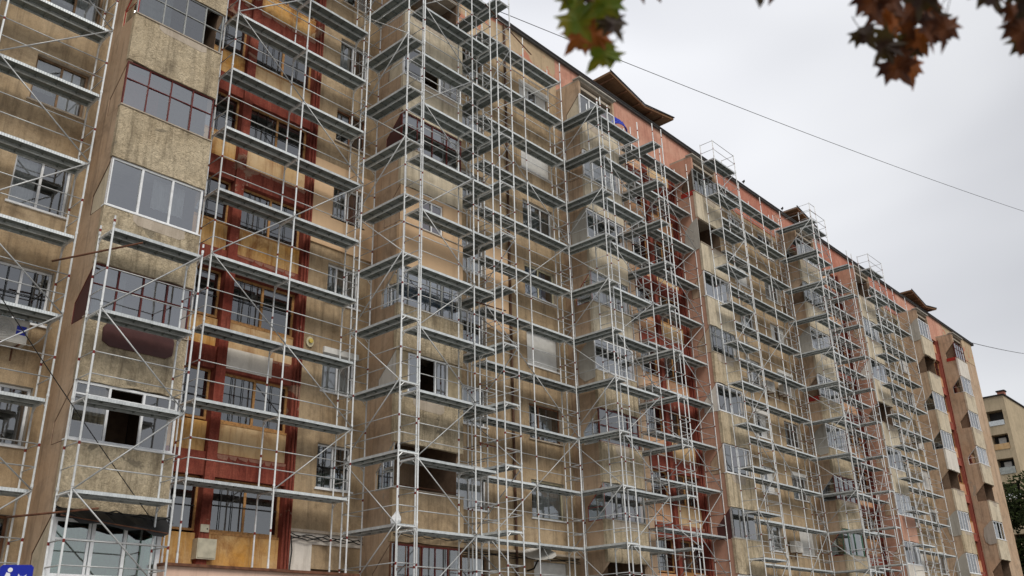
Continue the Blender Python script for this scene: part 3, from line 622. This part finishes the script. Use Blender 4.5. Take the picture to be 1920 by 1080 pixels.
run('railed scaffold on the front of the tower with the green glazed lowest balcony', 'x', [37.72, 39.8], T, FW, lv(1.45, 25.5), zig=0, toprail=1)
run('narrow end on scaffold left of the third red stairwell', 'y', [T2, .6], 42.3, -FW, lv(1.95, 24.0), zig=1, stub=.9)
run('scaffold along the third red stairwell', 'x', [42.7, 44.5, 46.2], 0, FW, lv(1.95, 24.0), zig=0)
run('scaffold before the tower with white lowest balconies, its top frame above the roof', 'x', [46.7, 49.05], T+.1, FW, lv(1.4, 25.4), zig=0, toprail=1)
run('last scaffold on the right before the unscaffolded towers', 'x', [49.4, 51.9, 54.4, 56.9], 0, FW, lv(1.4, 25.4), zig=0, stub=1.0)

# ------------------------------------------------------------------ smaller things on and in front of the facade
def ac(x, y, z, label, logo=False):
    t = thing('air_conditioner', label, 'air conditioner', (x+.4, y+.15, z), 'outdoor air conditioner units on the facade')
    w_, h = .82, .56
    MB().box(x, x+w_, y, y+.3, z, z+h, 'plastic_white').box(x+.03, x+w_-.03, y-.008, y-.001, z+.03, z+h-.03, 'plastic_white').build('casing', t)
    cx, cz = x+.28, z+h/2; g = MB(); f = MB()
    f.prism([(cx+.225*math.cos(a*.2618), cz+.225*math.sin(a*.2618)) for a in range(24)], 'y', y-.02, y-.009, 'shutter_grey'); f.build('fan', t)
    for r in (.06, .12, .18, .235): g.tube([(cx+r*math.cos(a*.2618), y-.03, cz+r*math.sin(a*.2618)) for a in range(25)], .006, 'plastic_white', 4)
    for a in range(8): g.tube([(cx, y-.03, cz), (cx+.235*math.cos(a*.785), y-.03, cz+.235*math.sin(a*.785))], .005, 'plastic_white', 4)
    g.build('grille', t)
    for bx in (x+.12, x+w_-.15): MB().box(bx, bx+.03, y, MY-.001, z-.035, z-.001, 'rust').box(bx, bx+.03, MY-.03, MY-.0015, z-.3, z-.036, 'rust').build('bracket', t)
    if logo:
        MB().box(x+.56, x+.77, y-.012, y-.009, z+.2, z+.41, 'sign_blue').build('badge', t)
        cu = bpy.data.curves.new('lettering', 'FONT'); cu.body = 'inventor'; cu.size = .062; cu.align_x = 'CENTER'; cu.align_y = 'CENTER'; cu.shear = .3
        tmp = bpy.data.objects.new('lettering', cu); col.objects.link(tmp); dg = bpy.context.evaluated_depsgraph_get()
        me = bpy.data.meshes.new_from_object(tmp.evaluated_get(dg)); bpy.data.objects.remove(tmp); me.materials.clear(); me.materials.append(M['white_paint'])
        o = bpy.data.objects.new('lettering', me); col.objects.link(o); o.parent = t; o.rotation_euler = (R(90), 0, 0); o.location = Vector((x+.665, y-.0125, z+.305))-t.location
        n = 10; MB().tube([(x+w_+.55*i/n, y+.2, z+.1-.04*math.sin(i*.6)+.5*(i/n)**3) for i in range(n+1)], .018, 'plastic_white', 6).build('hose', t)
ac(-4.78, .56, 8.5, 'white air conditioner with blue badge on the tan wall at the far left', True)
ac(33.15, .6, 14.65, 'boxed air conditioner on the tan wall beneath the left window column')
ac(35.0, .6, 14.8, 'dark fan air conditioner under the right window column at mid height')
ac(33.8, .6, 6.3, 'cream air conditioner low on the tan wall near the ground floor')
ac(55.3, .6, 15.2, 'air conditioner on the tan wall behind the last scaffold')
t = thing('satellite_dish', 'white satellite dish tipped back above the ground floor shutter', 'satellite dish', (13.6, MY, 4.2), None)
mb = MB(); c = Vector((13.6, .45, 4.85)); ax = Vector((-.25, -.35, .9)).normalized(); u = ax.cross(Vector((0, 1, 0))).normalized(); v = ax.cross(u); rings = []
for k in range(5):
    r = .62*k/4; rings.append([tuple(c+u*r*math.cos(a*.5236)+v*r*.95*math.sin(a*.5236)+ax*(.35*r*r)) for a in range(12)])
for k in range(4):
    for a in range(12): mb.quad([rings[k][a], rings[k][(a+1) % 12], rings[k+1][(a+1) % 12], rings[k+1][a]], 'plastic_white')
mb.build('reflector', t, True)
MB().tube([tuple(c), (13.6, .7, 4.5), (13.6, MY, 4.45)], .03, 'cable', 6).build('mount', t); MB().tube([tuple(c+v*.5), tuple(c+ax*.55)], .015, 'grey_frame', 5).build('feed_arm', t)
t = thing('wall_lamp', 'round cream wall lamp with yellow lens on the tan wall', 'lamp', (3.98, MY, 10.5))
MB().prism([(3.98+.13*math.cos(a*.3927), 10.56+.16*math.sin(a*.3927)) for a in range(16)], 'y', MY-.06, MY-.001, 'cream_frame').build('base', t)
MB().prism([(3.98+.07*math.cos(a*.3927), 10.58+.07*math.sin(a*.3927)) for a in range(16)], 'y', MY-.12, MY-.061, 'plastic_yellow').build('lens', t)
t = thing('electrical_box', 'large cream electrical cabinet on the lowest ochre panel', 'electrical box', (1.2, .93, 4.1))
MB().box(.93, 1.46, .8, 1.05, 4.12, 4.62, 'box_cream').build('housing', t); MB().box(.96, 1.43, .788, .7995, 4.15, 4.59, 'box_cream').build('door', t)
t = thing('electrical_box', 'small cream junction box above the larger cabinet', 'electrical box', (1.15, .95, 4.8))
MB().box(1.0, 1.24, .85, 1.02, 4.78, 4.97, 'box_cream').build('housing', t); MB().box(1.17, 1.2, .84, .8495, 4.85, 4.88, 'black_bar').build('lock', t)
# crumpled white sack on the end on scaffold
mb = MB(); ri = []
for k in range(6):
    z = 5.05+.09*k; rr_ = (.04, .13, .16, .13, .08, .03)[k]
    ri.append([(5.62+.02*k+rr_*(1+.25*math.sin(a*2.3+k))*math.cos(a*.628), -1.2+rr_*(1+.2*math.cos(a*1.7+k*2))*math.sin(a*.628), z) for a in range(10)])
for k in range(5):
    for a in range(10): mb.quad([ri[k][a], ri[k][(a+1) % 10], ri[k+1][(a+1) % 10], ri[k+1][a]], 'sack')
mb.quad(ri[0][::-1], 'sack').quad(ri[5], 'sack'); tag(mb.build('plastic_sack', None, True), 'crumpled white plastic sack on the lowest end on deck', 'sack')
# blue tarpaulin
mb = MB(); n = 8; zt = [25.62, 25.1, 24.93, 24.82]
P_ = lambda i, k: (20.0+1.35*i/n, .75-.35*math.sin(i/n*3.1)-.08*k, (26.2-.42*math.sin(i/n*3.14)-.04*i/n)*(1-k/3)+(25.3+.12*abs(i/n-.6))*(k/3)+.03*math.sin(i*2.1+k))
for i in range(n):
    for k in range(3): mb.quad([P_(i, k), P_(i+1, k), P_(i+1, k+1), P_(i, k+1)], 'blue_tarp')
o = mb.build('tarpaulin', None, True); sm = o.modifiers.new('thick', 'SOLIDIFY'); sm.thickness = .02
tag(o, 'bright blue tarpaulin slung at the top corner below the roof', 'tarpaulin')
# rusty tie tubes clamped between scaffold runs
for a, b, lb in (((-3.95, -.05, 10.4), (-2.5, -1.4, 10.9), 'rusty tie tube between the far left wall and the half height scaffold'), ((9.2, -.9, 12.75), (11.6, -.06, 13.3), 'rusty tie tube at mid height right of the peach banded tower'),
                 ((-3.9, -.05, 4.6), (-2.6, -1.35, 4.75), 'rusty tie tube low at the far left'), ((9.3, -1.46, 24.9), (13.6, -.06, 25.6), 'dark tie tube high under the roof edge'),
                 ((9.3, -.9, 8.0), (11.9, -.06, 8.2), 'rusty tie tube low right of the peach banded tower')):
    tag(MB().tube([a, b], .024, 'rust', 7).build('tie_tube', None, True), lb, 'scaffold tube', 'rusty tie tubes clamped to the scaffolds')
# overhead wires
def wire(a, b, sag, r, label):
    n = 40; a = Vector(a); b = Vector(b)
    tag(MB().tube([tuple(a+(b-a)*i/n-Vector((0, 0, sag*4*(i/n)*(1-i/n)))) for i in range(n+1)], r, 'cable', 5).build('overhead_wire', None, True), label, 'wire')
wire((12.4, .6, ROOF), at(2150, 465, 95), .9, .016, 'thin black wire sloping across the whole sky to the right')
wire((75.5, 1, ROOF), at(2000, 668, 150), .5, .03, 'faint wire leaving the far end of the roof')
wire((-2.3, -3, 8.8), (-2.3, -3, 8.79), 0, .001, 'x') if 0 else None
wire((-9.5, -3, 12.6), (-.6, FY-.1, 4.4), .2, .011, 'black cable crossing diagonally in front of the lower left balconies')
# pigeons on the roof edge
for x, lb in ((33.95, 'lone pigeon on the roof edge right of the lone railed platform'), (38.9, 'pigeon on the roof edge beside the small roof canopy')):
    mb = MB().tube([(x-.2, .78, ROOF+.12), (x-.1, .78, ROOF+.15), (x, .78, ROOF+.2), (x+.07, .78, ROOF+.26), (x+.1, .78, ROOF+.31), (x+.12, .78, ROOF+.345), (x+.16, .78, ROOF+.345), (x+.19, .78, ROOF+.335)], [.012, .045, .075, .065, .035, .035, .02, .004], 'roof_edge', 8)
    for dy in (-.02, .02): mb.tube([(x+.01, .78+dy, ROOF+.05), (x+.01, .78+dy, ROOF+.16)], .008, 'rust', 4)
    tag(mb.build('pigeon', None, True), lb, 'bird', 'pigeons on the roof')
# potted plant behind the red framed balcony glass
t = thing('potted_plant', 'green leafy pot plant behind the red framed balcony window', 'plant', (-.95, -.05, 14.75))
MB().tube([(-.95, -.05, 14.76), (-.95, -.05, 14.95)], [.09, .12], 'stair_red_light', 10).build('pot', t)
mb = MB()
for k in range(110):
    p = Vector((-.95+rnd.gauss(0, .15), -.08+rnd.gauss(0, .07), 15.2+rnd.gauss(0, .13))); a = Vector((rnd.gauss(0, 1), rnd.gauss(0, 1), rnd.gauss(0, 1))).normalized()*.05; b = a.orthogonal().normalized()*.02
    mb.quad([p-a, p+b, p+a, p-b], 'leaf_green')
mb.build('foliage', t)
# blue sign with white figures on a post
t = thing('traffic_sign', 'blue traffic sign with white figures at the bottom left corner', 'sign', (-6.1, -7.42, 0))
nrm = Vector((-.48, -.87, 0)).normalized(); ux = Vector((-nrm.y, nrm.x, 0)); ux = ux if ux.x > 0 else -ux
c = Vector((-6.2, -7.41, 2.63)); Q = lambda a, b, d: tuple(c+ux*a+Vector((0, 0, b))+nrm*d)
def plate(poly, d0, d1, m, nm):
    mb = MB(); n = len(poly); mb.v = [Q(a, b, d0) for a, b in poly]+[Q(a, b, d1) for a, b in poly]; k = mb._m(m)
    mb.f = [tuple(range(n)), tuple(reversed(range(n, 2*n)))]+[(i, n+i, n+(i+1) % n, (i+1) % n) for i in range(n)]; mb.mi = [k]*len(mb.f); mb.build(nm, t)
hw, hh = .2, .31
plate([(-hw+.03, -hh), (hw-.03, -hh), (hw, -hh+.03), (hw, hh-.03), (hw-.03, hh), (-hw+.03, hh), (-hw, hh-.03), (-hw, -hh+.03)], 0, .012, 'sign_blue', 'panel')
ci = lambda cx, cy, r: [(cx+r*math.cos(a*.5236), cy+r*math.sin(a*.5236)) for a in range(12)]
plate(ci(-.075, .245, .03), .0125, .015, 'white_paint', 'symbol'); plate([(-.115, .215), (-.07, .2), (-.05, .1), (-.06, -.05), (-.03, -.26), (-.07, -.26), (-.1, -.06), (-.12, -.26), (-.155, -.26), (-.14, -.02), (-.14, .12)], .0125, .015, 'white_paint', 'symbol')
plate(ci(.07, .14, .028), .0125, .015, 'white_paint', 'symbol'); plate([(.03, .2), (.05, .17), (.1, .165), (.13, .19), (.115, .12), (.1, -.02), (.12, -.2), (.085, -.2), (.07, -.05), (.05, -.2), (.015, -.2), (.035, 0), (.02, .1)], .0125, .015, 'white_paint', 'symbol')
MB().tube([Q(0, -2.65, -.03), Q(0, .3, -.03)], .03, 'galv_tube', 10).build('post', t)

# ------------------------------------------------------------------ far block and trees at the right
fb = thing('far_apartment_block', 'smaller beige block with four stacked open loggias behind the far end', 'building', (118, 15, 0))
X0, Y0, Z0 = 105, 5.85, 29.1
mb = MB(); hs = [(6.3, 8.1, 27.45-2.83*j-1.75, 27.45-2.83*j) for j in range(9)]+[(10.2, 12.2, 27.45-2.83*j-1.75, 27.45-2.83*j) for j in range(9)]
ys_ = sorted({Y0, 26, *[h[0] for h in hs], *[h[1] for h in hs]}); zs_ = sorted({0, Z0, *[h[2] for h in hs], *[h[3] for h in hs]})
for i in range(len(ys_)-1):
    for k in range(len(zs_)-1):
        cy, cz = (ys_[i]+ys_[i+1])/2, (zs_[k]+zs_[k+1])/2
        if any(h[0] < cy < h[1] and h[2] < cz < h[3] for h in hs): continue
        mb.quad([(X0, ys_[i+1], zs_[k]), (X0, ys_[i], zs_[k]), (X0, ys_[i], zs_[k+1]), (X0, ys_[i+1], zs_[k+1])], 'far_wall')
for a, b, c_, d in hs:
    mb.quad([(X0, a, c_), (X0+1.4, a, c_), (X0+1.4, a, d), (X0, a, d)], 'far_wall').quad([(X0, b, d), (X0+1.4, b, d), (X0+1.4, b, c_), (X0, b, c_)], 'far_wall')
    mb.quad([(X0, a, d), (X0+1.4, a, d), (X0+1.4, b, d), (X0, b, d)], 'far_wall').quad([(X0, a, c_), (X0, b, c_), (X0+1.4, b, c_), (X0+1.4, a, c_)], 'far_wall')
mb.quad([(X0, Y0, 0), (X0+30, Y0, 0), (X0+30, Y0, Z0), (X0, Y0, Z0)], 'far_wall').quad([(X0+30, Y0, 0), (X0+30, 26, 0), (X0+30, 26, Z0), (X0+30, Y0, Z0)], 'far_wall').quad([(X0, 26, 0), (X0, 26, Z0), (X0+30, 26, Z0), (X0+30, 26, 0)], 'far_wall')
mb.build('wall', fb)
for j, (a, b, c_, d) in enumerate(hs[:18]):
    o = MB().box(X0+1.3, X0+1.36, a+.01, b-.01, c_+.01, d-.01, 'grille_dark').build('loggia', fb)
    if j % 9 in (0, 1, 2, 3, 5):
        MB().box(X0-.06, X0+.02, a+.05, b-.1, c_-.02, c_+.55+.1*(j % 3), ('galv_deck', 'ochre_pale', 'curtain_grey', 'white_frame', 'curtain_tan', 'far_wall')[j % 6]).build('balcony_panel', o)
    if j % 9 in (1, 2, 3): MB().box(X0+.9, X0+1.0, a+.5, b-.5, c_+.2, d-.3, 'curtain_white').build('window', o)
MB().box(X0-.15, X0+30.2, Y0-.15, 26.2, Z0+.001, Z0+.15, 'roof_edge').build('roof', fb)
MB().box(X0+3.5, X0+4.3, Y0+.6, Y0+1.4, Z0+.15, Z0+1.3, 'band_red').box(X0+3.4, X0+4.4, Y0+.5, Y0+1.5, Z0+1.3, Z0+1.45, 'roof_edge').build('chimney', fb)
for k in range(5): MB().box(X0+2.5+k*5, X0+4.3+k*5, Y0-.03, Y0+.001, 20, 21.4, 'glass_dark').build('window', fb)
def tree(x, y, h, r, label, seed, cone=False):
    rn = random.Random(seed); t = thing('tree', label, 'tree', (x, y, 0), 'trees beyond the far end of the block')
    tr = MB().tube([(x, y, 0), (x+.1, y, h*.4), (x-.1, y+.1, h*.8)], [.35, .22, .06], 'bark', 8)
    for k in range(9):
        a = rn.random()*6.28; z = h*(.3+.5*rn.random()); q = r*(.5+.4*rn.random()); tr.tube([(x, y, z), (x+q*math.cos(a)*.6, y+q*math.sin(a)*.6, z+q*.35), (x+q*math.cos(a), y+q*math.sin(a), z+q*.4)], [.1, .06, .02], 'bark', 5)
    tr.build('trunk', t)
    mb = MB(); cl = []
    for k in range(46):
        a = rn.random()*6.28; z = h*(.22+.76*rn.random()); q = r*math.sqrt(rn.random())*(1.15-((z/h-.5)*1.5)**2*.9)
        cl.append((x+q*math.cos(a), y+q*math.sin(a), z, r*(.18+.2*rn.random())))
    for cx, cy, cz, cr_ in cl:
        for k in range(230):
            d = Vector((rn.gauss(0, 1), rn.gauss(0, 1), rn.gauss(0, 1))).normalized()*cr_*(.55+.6*rn.random()); p = Vector((cx, cy, cz))+d
            a = Vector((rn.gauss(0, 1), rn.gauss(0, 1), rn.gauss(0, 1))).normalized()*rn.uniform(.14, .3); b = a.orthogonal().normalized()*rn.uniform(.08, .17)
            mb.quad([p-a, p+b, p+a, p-b], 'leaf_far')
    mb.build('crown', t)
tree(86, -.3, 16.5, 4.2, 'tallest dark green tree in front of the smaller beige block', 3)
tree(90.5, -3.0, 14.5, 3.6, 'lower dark tree at the right edge of the photo', 4)
tree(83, 3.4, 10.5, 2.4, 'small dark tree tucked against the end wall of the long block', 6)

# ------------------------------------------------------------------ maple over the camera: blurred leaves hang into the top of the view
mt = thing('maple_tree', 'autumn maple whose blurred green and rust leaves hang into the top of the view', 'tree', (-6.6, -24.2, 0))
MB().tube([(-6.6, -24.2, 0), (-6.7, -24.0, 1.5), (-6.8, -23.8, 3.2), (-7.0, -23.4, 5.2), (-7.1, -23.2, 7.0)], [.26, .2, .17, .13, .05], 'bark', 12).build('trunk', mt, True)
def leafm(seed, size, mat):
    rn = random.Random(seed)
    out_ = [(0, -.08), (.16, -.02), (.46, -.16), (.38, .04), (.62, .18), (.40, .22), (.52, .52), (.30, .46), (.22, .58), (.13, .56), (.12, .72), (0, 1.0)]
    o2 = out_+[(-a, b) for a, b in out_[-2:0:-1]]
    mb = MB(); b1_, b2_ = rn.uniform(-.5, .5), rn.uniform(-.5, .5)
    f = lambda a, b: (a*size*(1+rn.uniform(-.05, .05)), b*size, size*(b1_*a*a*1.3+b2_*(b-.4)**2+.1*math.sin(5*a)))
    pts = [f(a, b) for a, b in o2]; c = f(0, .3)
    for i in range(len(pts)): mb.quad([c, pts[i], pts[(i+1) % len(pts)]], mat)
    mb.tube([f(0, -.05), (0, -.3*size, .03*size), (.02*size, -.55*size, 0)], .0012, 'bark', 4)
    return mb.mesh('leaf')
LM_ = [leafm(i, sz, m) for i, (sz, m) in enumerate([(.08, 'leaf_green'), (.088, 'leaf_green'), (.082, 'leaf_rust'), (.08, 'leaf_rust'), (.095, 'leaf_brown'), (.085, 'leaf_brown'), (.07, 'leaf_dark'), (.09, 'leaf_dark')])]
def cluster(pts, kinds, top, seed, d0=2.2):
    """leaves round points of the view at about two metres; a twig rises to the limb"""
    rn = random.Random(seed); stem = []
    for i, (u, v) in enumerate(pts):
        d = d0+rn.uniform(-.14, .14); p = at(u, v, d)
        o = bpy.data.objects.new('leaf', LM_[kinds[i % len(kinds)]]); col.objects.link(o); o.parent = mt
        o.rotation_mode = 'QUATERNION'
        dirv = (-up*1.0+rt*rn.uniform(-1.1, 1.1)+fw*rn.uniform(-.3, .3)).normalized()       # tips hang down and outward
        nrm_ = (fw+Vector((rn.gauss(0, .35), rn.gauss(0, .35), rn.gauss(0, .35)))).normalized(); xv = dirv.cross(nrm_).normalized(); nrm_ = xv.cross(dirv)
        o.rotation_quaternion = Matrix((xv, dirv, nrm_)).transposed().to_quaternion(); o.location = p-dirv*.045-mt.location
        stem.append(p-dirv*.09)
    top_p = at(*top, d0); rt_p = [s_ for s_ in stem]
    mid = sum(rt_p, Vector())/len(rt_p); mb = MB().tube([tuple(mid), tuple((mid+top_p)/2+Vector((.02, .01, 0))), tuple(top_p)], [.003, .005, .008], 'bark', 5); mb.build('twig', mt, True)
    return top_p
tops = [cluster([(1078, 22), (1105, 8), (1092, 52), (1075, 82), (1110, 78), (1130, 55), (1150, 22), (1160, 62), (1148, 92), (1120, 112), (1128, 30), (1095, -25), (1150, -30)], [0, 6, 1, 2, 3, 1, 0, 6, 0, 1, 0, 4, 2], (1140, -260), 11),
        cluster([(1200, -22), (1228, -28), (1425, -12), (1452, -18), (1440, -45)], [5, 4, 7, 5], (1330, -260), 12),
        cluster([(1640, 15), (1680, 5), (1725, 12), (1750, -5), (1632, 80), (1670, 62), (1705, 55), (1745, 72), (1772, 70), (1650, 100), (1700, 100), (1730, 85), (1690, 138), (1712, 145), (1660, 40), (1705, 25), (1690, -30), (1740, 40), (1640, -30)], [4, 5, 7, 4, 6, 2, 5, 4, 5, 7, 7, 3, 4, 2, 5], (1700, -250), 13),
        cluster([(1865, 2), (1895, -5), (1915, 20), (1902, 45), (1925, 60), (1930, 95), (1945, 30), (1885, -30), (1960, 110), (1915, 75)], [7, 6, 7, 5, 6, 7], (1920, -250), 14)]
lm = [(-7.0, -23.4, 5.0), (-7.6, -22.4, 4.6)]; prev = Vector(lm[-1])
for k in (3, 2, 1, 0):
    p = tops[k]; MB().tube([tuple(prev), tuple((prev+p)/2+Vector((0, 0, .12))), tuple(p)], [.03 if k == 3 else .016, .014, .009], 'bark', 6).build('branch', mt, True); prev = p
MB().tube([(-7.0, -23.4, 5.1), (-7.25, -22.9, 4.95), (-7.6, -22.4, 4.6)], [.08, .06, .032], 'bark', 8).build('limb', mt, True)
